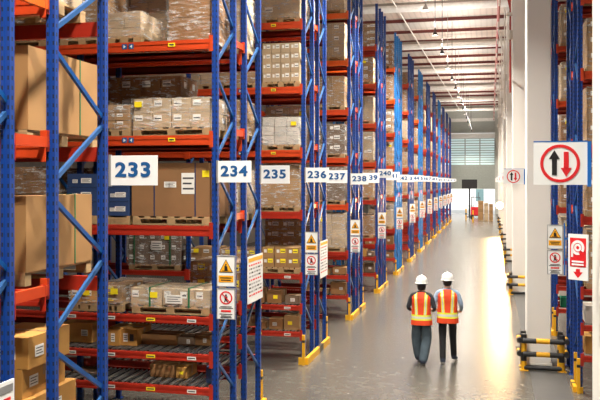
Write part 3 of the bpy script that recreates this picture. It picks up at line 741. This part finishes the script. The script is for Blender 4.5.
# fire hose sign on the nearest column
Y = 5.66; xh = at(588.5,Y); t = thing('fire_hose_sign', 'red and white fire hose reel sign angled off the nearest column', 'sign', (xh,Y,hv(258,xh,Y)), radians(-38), )
W, H = .15, .31
b = MB(); b.box(-W,0,-.005,.005,-H/2,H/2,WHITE); link('sign_panel', b.mesh('sign_panel'), t)
b = MB(); b.box(-W+.015,-.015,-.008,-.005,-.065,H/2-.025,SIGNRED); link('red_field', b.mesh('red_field'), t)
b = MB(); b.ringY(-W/2,.065,.012,.026,-.011,-.008,WHITE,24); b.ringY(-W/2,.065,.032,.05,-.011,-.008,WHITE,24,a0=-.6,a1=5.0); b.box(-W/2-.05,-W/2-.035,-.011,-.008,.0,.06,WHITE)
for z in (-.03,-.05): b.box(-W+.03,-.03,-.011,-.008,z-.006,z+.006,WHITE)
link('hose_symbol', b.mesh('hose_symbol'), t)
b = MB(); b.box(-W/2-.015,-W/2+.015,-.008,-.005,-.105,-.08,SIGNRED); b.prismY([(-W/2,-.14),(-W/2+.035,-.1),(-W/2-.035,-.1)],-.008,-.005,SIGNRED); link('arrow', b.mesh('arrow'), t)
# warning signs on right rack
xs = at(555,14.5); warn(xs,14.5,hv(249.5,xs,14.5),'left of the nearest right-hand rack upright', .98*.02*54.5/1.07)
b = MB(); b.box(-.012,.012,-.03,.0,-.45,.45,BRKT); b.box(.0,XR-.045-at(563.5,14.5),-.012,-.004,-.2,-.16,BRKT); b.box(.0,XR-.045-at(563.5,14.5),-.012,-.004,.16,.2,BRKT)
tag(link('sign_bracket', b.mesh('sign_bracket'), None, (at(564,14.5)+.01,14.53,hv(249,xs,14.5))), 'blue bracket holding the warning signs on the nearest right rack', 'bracket')

# ================================================================ CEILING THINGS
LAMPM = mat('lamp_housing', (.05,.05,.055), .4); LAMPG = mat('lamp_housing_grey', (.5,.48,.45), .4); LIT = emis('lamp_lens', (1,.95,.85), 2)
def pendant(x, y, z, label, m):
    t = thing('high_bay_lamp', label, 'lamp', (x,y,z), 0, 'high-bay lamps under the roof')
    b = MB(); b.lathe([(.001,.24),(.025,.24),(.03,.14),(.05,.1),(.11,-.02),(.115,-.045)],m); link('lamp_shade', b.mesh('lamp_shade',True), t)
    b = MB(); b.lathe([(.001,-.02),(.105,-.02),(.105,-.03),(.001,-.03)],LIT); link('lens', b.mesh('lens'), t)
    b = MB(); b.tube((0,0,.24),(0,0,ZR-z),.012,m,6); link('cable', b.mesh('cable'), t)
def lamp_light(name, x, y, z, e, sx, sy=None, col=(1,.93,.82)):
    l = bpy.data.lights.new(name,'AREA'); l.shape = 'RECTANGLE'; l.size = sx; l.size_y = sy or sx; l.energy = e; l.color = col
    o = bpy.data.objects.new(name, l); C.objects.link(o); o.location = (x,y,z); return o
for k in range(21):
    y = -1+4.5*k
    pendant(-2.05, y, 9.2, 'hanging high-bay lamp over the aisle, %s from the camera'%(NTH[k-4]) if k > 4 else 'hanging high-bay lamp over the aisle, %s beyond the top edge'%NTH[4-k], LAMPM if k%3 else LAMPG)
    pl = bpy.data.lights.new('lamp_glow','POINT'); pl.energy = 45; pl.color = (1,.93,.82); pl.shadow_soft_size = .2; o = bpy.data.objects.new('lamp_glow', pl); C.objects.link(o); o.location = (-2.05,y,8.95)
    ul = bpy.data.lights.new('ceiling_fill','AREA'); ul.shape = 'DISK'; ul.size = .3; ul.energy = 115; ul.color = (1,.93,.85); o = bpy.data.objects.new('ceiling_fill', ul); C.objects.link(o); o.location = (-2.05,y,9.5); o.rotation_euler = (pi,0,0)  # unseen upward light added above each lamp to brighten the roof
    al = bpy.data.lights.new('lamp_beam','AREA'); al.shape = 'DISK'; al.size = .4; al.spread = radians(125); al.energy = 480 if k > 3 else 420; al.color = (1,.93,.82); o = bpy.data.objects.new('lamp_beam', al); C.objects.link(o); o.location = (-2.05,y,9.1)
PIPE = mat('sprinkler_red', (.45,.05,.04), .4); PW = mat('pipe_white', (.7,.66,.6), .5)
b = MB(); b.tube((.3,10,10.6),(.3,YE-1,10.6),.06,PIPE,8)
y=14
while y<YE-3:
    b.tube((.3,y,10.6),(.3,y,ZR-.2),.015,PIPE,6); b.tube((.3,y,10.6),(.3,y,10.3),.03,PW,6); y+=4.3
tag(link('sprinkler_pipe', b.mesh('sprinkler_pipe')),'red sprinkler pipe running along the roof above the right side of the aisle','pipe')
b = MB(); b.tube((-4.6,14,11.7),(-3.4,YE-1,11.7),.03,PW,8); tag(link('conduit', b.mesh('conduit')),'thin pale conduit running along the roof above the left racks','pipe')
for k in range(5):
    y = 27.2+10.7*k-.7
    b = MB(); b.tube((.6,y,6.5),(.6,y,ZR-.0),.028,PIPE if k==0 else PW,10); b.tube((.6,y,9.2),(.3,y,10.6),.03,PIPE if k==0 else PW,8); b.tube((.6,y,8.2),(.6,y,8.5),.08,PW,10); b.tube((.48,y-.08,9.0),(.67,y-.08,9.0),.06,PW,10)
    b.box(.58,.62,y,y+.72,7,7.04,ALU)
    tag(link('riser_pipe', b.mesh('riser_pipe')),'red riser pipe with valve beside a column, %s one down the aisle'%NTH[k],'pipe','riser pipes on the columns')

# ================================================================ FAR END OF THE AISLE
# floodlight on the sixth column
LX, LY, LZ = .60, 58.7, hv(205.5,.6,58.7)
t = thing('floodlight', 'glaring warm floodlight low on a far column at the right of the aisle', 'lamp', (LX,LY,LZ))
b = MB()
for i in range(24):
    pass
b.tube((0,0,0),(0,.18,0),.27,LAMPM,24); link('housing', b.mesh('housing'), t)
b = MB(); b.tube((0,-.02,0),(0,-.001,0),.25,emis('floodlight_lens', (1,.62,.22), 40),24); link('lens', b.mesh('lens'), t)
b = MB(); b.bar((0,.1,-.0),(.14,.62,-.0),.05,.05,LAMPM); link('arm', b.mesh('arm'), t)
# display board on post
Y = 85; xb = at(469.5,Y)
t = thing('display_board', 'black display board on a post in front of the far end door', 'display board', (xb,Y,0)); k = depth(xb,Y)/F
b = MB(); b.box(-7.5*k,7.5*k,-.1,.1,hv(188.5,xb,Y),hv(179.5,xb,Y),SIGNBLK); link('screen_panel', b.mesh('screen_panel'), t)
b = MB(); b.box(-.08,.08,-.05,.12,.05,hv(188.5,xb,Y),SIGNBLK); link('post', b.mesh('post'), t)
b = MB(); b.box(-.4,.4,-.3,.3,0,.06,SIGNBLK); link('base', b.mesh('base'), t)
# brown stacks at the end
for i,(u0,u1,vt,st) in enumerate(((478,483.5,201,1),(484,488.5,203,2),(489,493,204,1))):
    Y = 76; xa, xc2 = at(u0,Y), at(u1,Y); h = hv(vt,xa,Y)
    pallet((xa+xc2)/2, Y+.4, 0, round(xc2-xa,2), .8, 'floor pallet under the %s carton stack by the end door'%['left','middle','right'][i])
    load((xa+xc2)/2, Y+.4, .122, xc2-xa, .78, h-.12, st, '%s of the three tan carton stacks standing on the floor by the end door'%['left','middle','right'][i], 1,1,5, wrap=False, name='carton_load', group='carton stacks by the end door')
# red forklift
Y = 82; xf = at(475.5,Y); t = thing('forklift', 'small red forklift between the display board post and the carton stacks', 'forklift', (xf,Y,0))
RD = mat('truck_red', (.6,.02,.03), .4)
b = MB(); b.box(-.45,.45,-.2,1.5,.25,.9,RD); b.box(-.45,.45,-.5,-.2,.35,1.15,RD); link('body', b.mesh('body'), t)
b = MB()
for x in (-.43,.4): b.box(x,x+.05,.0,.05,.9,2.1,SIGNBLK); b.box(x,x+.05,1.2,1.25,.9,2.1,SIGNBLK)
b.box(-.43,.45,.0,1.25,2.08,2.14,SIGNBLK); link('overhead_guard', b.mesh('overhead_guard'), t)
b = MB()
for x in (-.3,.25): b.box(x,x+.06,1.55,1.65,.1,2.6,LAMPM); b.box(x,x+.08,1.6,2.6,.06,.1,LAMPM)
link('mast', b.mesh('mast'), t)
for x in (-.48,.36):
    for y in (-.1,1.2):
        b = MB(); b.tube((x,y,.25),(x+.13,y,.25),.25,GBLK,16); link('wheel', b.mesh('wheel'), t)
# yellow/white small safety post items near end left
for i,(u,Yy,m) in enumerate(((466,78,GYEL),(473,74,GYEL))):
    x = at(u,Yy); b = MB(); b.tube((x,Yy,0),(x,Yy,1.1),.07,m,12); b.tube((x,Yy,.5),(x,Yy,.7),.072,GBLK,12); tag(link('bollard', b.mesh('bollard')), '%s yellow bollard on the floor near the end door'%['left','right'][i],'bollard','bollards near the end door')

# ================================================================ PEOPLE
SKIN = mat('skin', (.5,.29,.2), .6, var=.05); HAIR = mat('black_hair', (.012,.01,.01), .6)
JEANS = mat('blue_jeans', (.075,.11,.14), .85, var=.25, vscale=9, bump=.3); BLK = mat('black_trousers', (.012,.012,.014), .85, vscale=9, bump=.3)
SHIRTB = mat('light_blue_shirt', (.27,.36,.5), .85, bump=.3, vscale=9); SHIRTD = mat('dark_shirt', (.02,.022,.03), .85, bump=.3, vscale=9)
VOR = mat('vest_orange', (.85,.075,.015), .7, var=.08, vscale=10); VYE = mat('vest_lime', (.8,.85,.06), .6); VSI = mat('vest_silver', (.6,.62,.6), .35, .2)
HELM = mat('helmet_white', (.8,.8,.78), .3, var=.02); SHOE = mat('shoe_dark', (.03,.04,.07), .6); SOLE = mat('sole_white', (.7,.7,.68), .6)
def vest_mat():
    m, nt, bs = newmat('vest_fabric'); g = N(nt); s = g.n('ShaderNodeSeparateXYZ'); co = g.coord(); g.l(co, s.inputs[0]); z = s.outputs[2]
    ax = g.m('ABSOLUTE', s.outputs[0]); d = g.m('ABSOLUTE', g.m('SUBTRACT', ax, g.m('MULTIPLY_ADD', z, .05, .035)))
    up = g.m('GREATER_THAN', z, .95); zb = g.m('ABSOLUTE', g.m('SUBTRACT', z, .955))
    yel = g.m('MAXIMUM', g.m('MULTIPLY', g.m('LESS_THAN', d, .03), up), g.m('LESS_THAN', zb, .055))
    sil = g.m('MAXIMUM', g.m('MULTIPLY', g.m('LESS_THAN', d, .012), g.m('GREATER_THAN', z, 1.01)), g.m('LESS_THAN', zb, .022))
    c = g.mix(yel, g.mix(g.noise(9, co), (.72,.055,.01), (.9,.085,.018)), (.8,.83,.06)); g.l(g.mix(sil, c, (.62,.63,.6)), bs.inputs['Base Color'])
    bs.inputs['Roughness'].default_value = .65; return m
VEST = vest_mat()
def person(name, label, loc, rz, P):
    t = thing(name, label, 'person', loc, rz, None)
    V, E, R = [], [], []
    def add(p, r, par=None):
        V.append(Vector(p)); R.append(r if isinstance(r,tuple) else (r,r))
        if par is not None: E.append((par, len(V)-1))
        return len(V)-1
    pel = add((0,0,.95),(.15,.115)); sp = add((0,.0,1.1),(.145,.105),pel); ch = add((0,.0,1.28),(.165,.115),sp); nb = add((0,-.01,1.42),(.12,.09),ch)
    nk = add((0,.0,1.49),(.052,.055),nb); hd = add((0,.02,1.58),(.07,.082),nk); ht = add((0,.015,1.66),(.068,.08),hd)
    add((0,.112,1.575),.013,hd)
    for s in (-1,1):
        add((s*.078,.0,1.58),(.012,.022),hd)
        h = add((s*.095,0,.9),P['thigh'],pel); L = P['legs'][0 if s<0 else 1]
        kn = add(L[0],P['kneer'],h); an = add(L[1],P['ankr'],kn); he = add((Vector(L[1])+Vector((0,0,-.05))),(.045,.05),an); add(L[2],(.045,.032),he)
        A = P['arms'][0 if s<0 else 1]
        sh = add((s*.185,-.01,1.39),(.062,.064),nb); el = add(A[0],.046,sh); wr = add(A[1],(.034,.03),el); pm = add(A[2],(.04,.02),wr)
        d = (Vector(A[2])-Vector(A[1])).normalized(); side = Vector((s,0,0)); side = (side-d*side.dot(d)).normalized(); dn = d.cross(side)*(-s)
        if dn.z > 0: dn = -dn
        for i, ln in enumerate((.06,.072,.066,.05)):
            o = (i-1.5)*.021; b0 = add(Vector(A[2])+side*o*s+d*.035,.011,pm); b1 = add(V[b0]+d*ln*.55+dn*.008,.0095,b0); add(V[b1]+d*ln*.4+dn*.026,.008,b1)
        b0 = add(Vector(A[2])-side*.042+d*.0,.012,pm); add(V[b0]-side*.018+d*.035+dn*.012,.01,b0)
    me = bpy.data.meshes.new('body'); me.from_pydata([tuple(v) for v in V], E, [])
    o = bpy.data.objects.new('tmpbody', me); C.objects.link(o)
    sm = o.modifiers.new('s','SKIN'); sm.use_smooth_shade = True; sm.branch_smoothing = .6
    for i, sv in enumerate(me.skin_vertices[0].data): sv.radius = R[i]; sv.use_root = (i == 0)
    o.modifiers.new('d','SUBSURF').levels = 2
    bpy.context.view_layer.update()
    bme = bpy.data.meshes.new_from_object(o.evaluated_get(bpy.context.evaluated_depsgraph_get())); bpy.data.objects.remove(o)
    bme.materials.clear()
    for m in (P['shirt'], P['trouser'], SKIN, SHOE, SOLE): bme.materials.append(m)
    rr = random.Random(5)
    for p in bme.polygons:
        c = p.center; k = 0
        if c.z < .045: k = 4
        elif c.z < .115 or (c.z < .19 and False): k = 3
        elif c.z < .95 and abs(c.x) < .2 and not (c.z > .85 and c.y > .16): k = 1
        if c.z > 1.475: k = 2
        for A in P['arms']:
            if (c-Vector(A[1])).length < .03 or (c-Vector(A[2])).length < .13 : k = 2
        p.material_index = k; p.use_smooth = True
    link('body', bme, t)
    # vest: lofted shell
    prof = [(.80,.215,.155),(.86,.212,.152),(.95,.202,.145),(1.05,.192,.135),(1.15,.188,.132),(1.25,.2,.137),(1.32,.208,.13),(1.375,.21,.118),(1.42,.185,.102),(1.445,.135,.088),(1.465,.088,.078)]
    b = MB(); n = 56; sub = 5; rows = []
    for a in range(len(prof)-1):
        for q in range(sub):
            f = q/sub; rows.append(tuple(prof[a][i]*(1-f)+prof[a+1][i]*f for i in range(3)))
    rows.append(prof[-1]); idx = []
    for (z,ax,ay) in rows:
        ring = []
        for i in range(n):
            th = 2*pi*i/n; cx, sy = cos(th), sin(th); e = .8
            fold = 1+.012*sin(th*7+z*9)+.01*sin(th*3-z*14)
            x = ax*math.copysign(abs(cx)**e,cx)*fold; y = ay*math.copysign(abs(sy)**e,sy)*fold
            ring.append(len(b.v)); b.v.append((x,y,z-(.03*abs(x)/.2 if z>1.36 else 0)))
        idx.append(ring)
    mo = my = ms = b.mi(VEST)
    for a in range(len(rows)-1):
        z = (rows[a][0]+rows[a+1][0])/2
        for i in range(n):
            j = (i+1)%n; q = (idx[a][i],idx[a][j],idx[a+1][j],idx[a+1][i]); x = abs(sum(b.v[v][0] for v in q)/4); y = sum(b.v[v][1] for v in q)/4; k = mo
            sx = .085+.025*(z-1.0)*2
            if abs(x-sx) < .029 and z > .9: k = ms if abs(x-sx) < .011 else my
            if .9 < z < 1.01 : k = ms if .935 < z < .975 else my
            if x > .17 and 1.12 < z < 1.37 and abs(y) < .06: pass
            b.f.append(q); b.m.append(0)
    v = link('safety_vest', b.mesh('safety_vest',True), t); sd = v.modifiers.new('t','SOLIDIFY'); sd.thickness = .006
    # helmet
    b = MB(); b.lathe([(.118,0),(.118,.03),(.112,.065),(.092,.1),(.06,.125),(.025,.135),(.0005,.137)],HELM,n=32); b.lathe([(.118,.004),(.135,-.004),(.135,-.01),(.115,-.004)],HELM,n=32)
    b.prismY([(-.012,.125),(.012,.125),(.012,.147),(-.012,.147)],-.05,.05,HELM)
    b.prism([(-.09,.09),(.09,.09),(.06,.165),(0,.18),(-.06,.165)],-.008,.0,HELM)
    hm = b.mesh('hard_hat',True); hm.transform(Matrix.Diagonal((.98,1.12,1.05,1))); link('hard_hat', hm, t, (0,.01,1.645))
    # hair
    b = MB(); prof = [(.06,1.51),(.082,1.53),(.093,1.57),(.096,1.61),(.095,1.66)]
    m2 = len(prof); k = b.mi(HAIR)
    for (r,z) in prof:
        for i in range(17): th = pi+pi*i/16-.0; b.v.append((r*.93*cos(th), .012+r*1.05*sin(th), z+P.get('hairz',0)))
    for a in range(m2-1):
        for i in range(16): b.f.append((a*17+i,a*17+i+1,(a+1)*17+i+1,(a+1)*17+i)); b.m.append(k)
    hr = link('hair', b.mesh('hair',True), t); sd = hr.modifiers.new('t','SOLIDIFY'); sd.thickness = .015
    for s in (-1,1):
        b = MB(); b.lathe([(.0005,.011),(.008,.008),(.011,0),(.008,-.008),(.0005,-.011)],WHITE,n=12); b.lathe([(.0005,.005),(.005,.0),(.0005,-.005)],SIGNBLK,(0,.0085,0),12)
        link('eye', b.mesh('eye',True), t, (s*.03,.093,1.605))
    b = MB(); b.tube((-.022,.098,1.54),(.022,.098,1.54),.006,mat('lips', (.4,.14,.12), .5),8); link('mouth', b.mesh('mouth',True), t)
    return t
def ground(u, v): 
    t = F*CAMH/(v-HV); s = (u-300)/F*t; return (-t*ST+s*CT, t*CT+s*ST)
x, y = ground(421.5,364); 
p1 = person('person','person in an orange vest, dark sleeves and loose blue jeans, walking at left','' or (x,y,0),radians(-2),dict(shirt=SHIRTD,trouser=JEANS,thigh=(.115,.12),kneer=(.1,.11),ankr=(.085,.095),
    legs=[((-.115,.08,.50),(-.075,.16,.10),(-.08,.30,.04)),((.10,.06,.50),(.045,-.13,.085),(.05,.02,.035))],
    arms=[((-.265,-.06,1.14),(-.235,.14,1.06),(-.20,.215,1.06)),((.265,-.06,1.14),(.22,.15,1.06),(.18,.22,1.07))],hairz=-.02))
x, y = ground(447.5,363)
p2 = person('person','person in an orange vest, light blue sleeves and black trousers, walking at right',(x,y,0),radians(3),dict(shirt=SHIRTB,trouser=BLK,thigh=(.095,.1),kneer=(.068,.075),ankr=(.058,.062),
    legs=[((-.095,.03,.50),(-.09,-.14,.085),(-.10,.01,.035)),((.105,.11,.51),(.125,.20,.10),(.19,.33,.045))],
    arms=[((-.27,-.05,1.14),(-.235,.13,1.03),(-.21,.21,1.02)),((.27,-.05,1.15),(.26,.12,1.02),(.25,.20,1.0))],hairz=.01))
p1.scale = (.99,.99,.99); p2.scale = (1.02,1.02,1.02)

# ================================================================ LIGHT, WORLD, CAMERA
sl = bpy.data.lights.new('sun','SUN'); sl.energy = 4; sl.angle = .01; o = bpy.data.objects.new('sun', sl); C.objects.link(o); o.rotation_euler = (radians(48),0,radians(-15))
pl = bpy.data.lights.new('floodlight_glow_fill','POINT'); pl.energy = 70; pl.color = (1,.6,.22); pl.shadow_soft_size = .2; o = bpy.data.objects.new('floodlight_glow_fill', pl); C.objects.link(o); o.location = (LX-.1,LY-.4,LZ)  # extra point light added to imitate the floodlight's glow on nearby columns
sp = bpy.data.lights.new('floodlight_beam','SPOT'); sp.energy = 8500; sp.color = (1,.62,.27); sp.spot_size = radians(50); sp.spot_blend = .6; sp.shadow_soft_size = .25
o = bpy.data.objects.new('floodlight_beam', sp); C.objects.link(o); o.location = (LX,LY-.06,LZ)
d = Vector((-.6,15,0))-Vector((LX,LY,LZ)); o.rotation_euler = d.to_track_quat('-Z','Y').to_euler()
W = bpy.data.worlds.new('world'); bpy.context.scene.world = W; W.use_nodes = True
bg = W.node_tree.nodes['Background']; bg.inputs[0].default_value = (.9,.95,1,1); bg.inputs[1].default_value = 1.0
cam = bpy.data.cameras.new('camera'); co = bpy.data.objects.new('camera', cam); C.objects.link(co); bpy.context.scene.camera = co
co.location = (0,0,CAMH); co.rotation_euler = (pi/2,0,TH)
cam.sensor_width = 36; cam.lens = F/600*36; cam.shift_y = -(200-HV)/600; cam.clip_end = 400
vs = bpy.context.scene.view_settings; vs.view_transform = 'Standard'; vs.look = 'None'; vs.gamma = 1; vs.use_curve_mapping = False; vs.exposure = 0.32
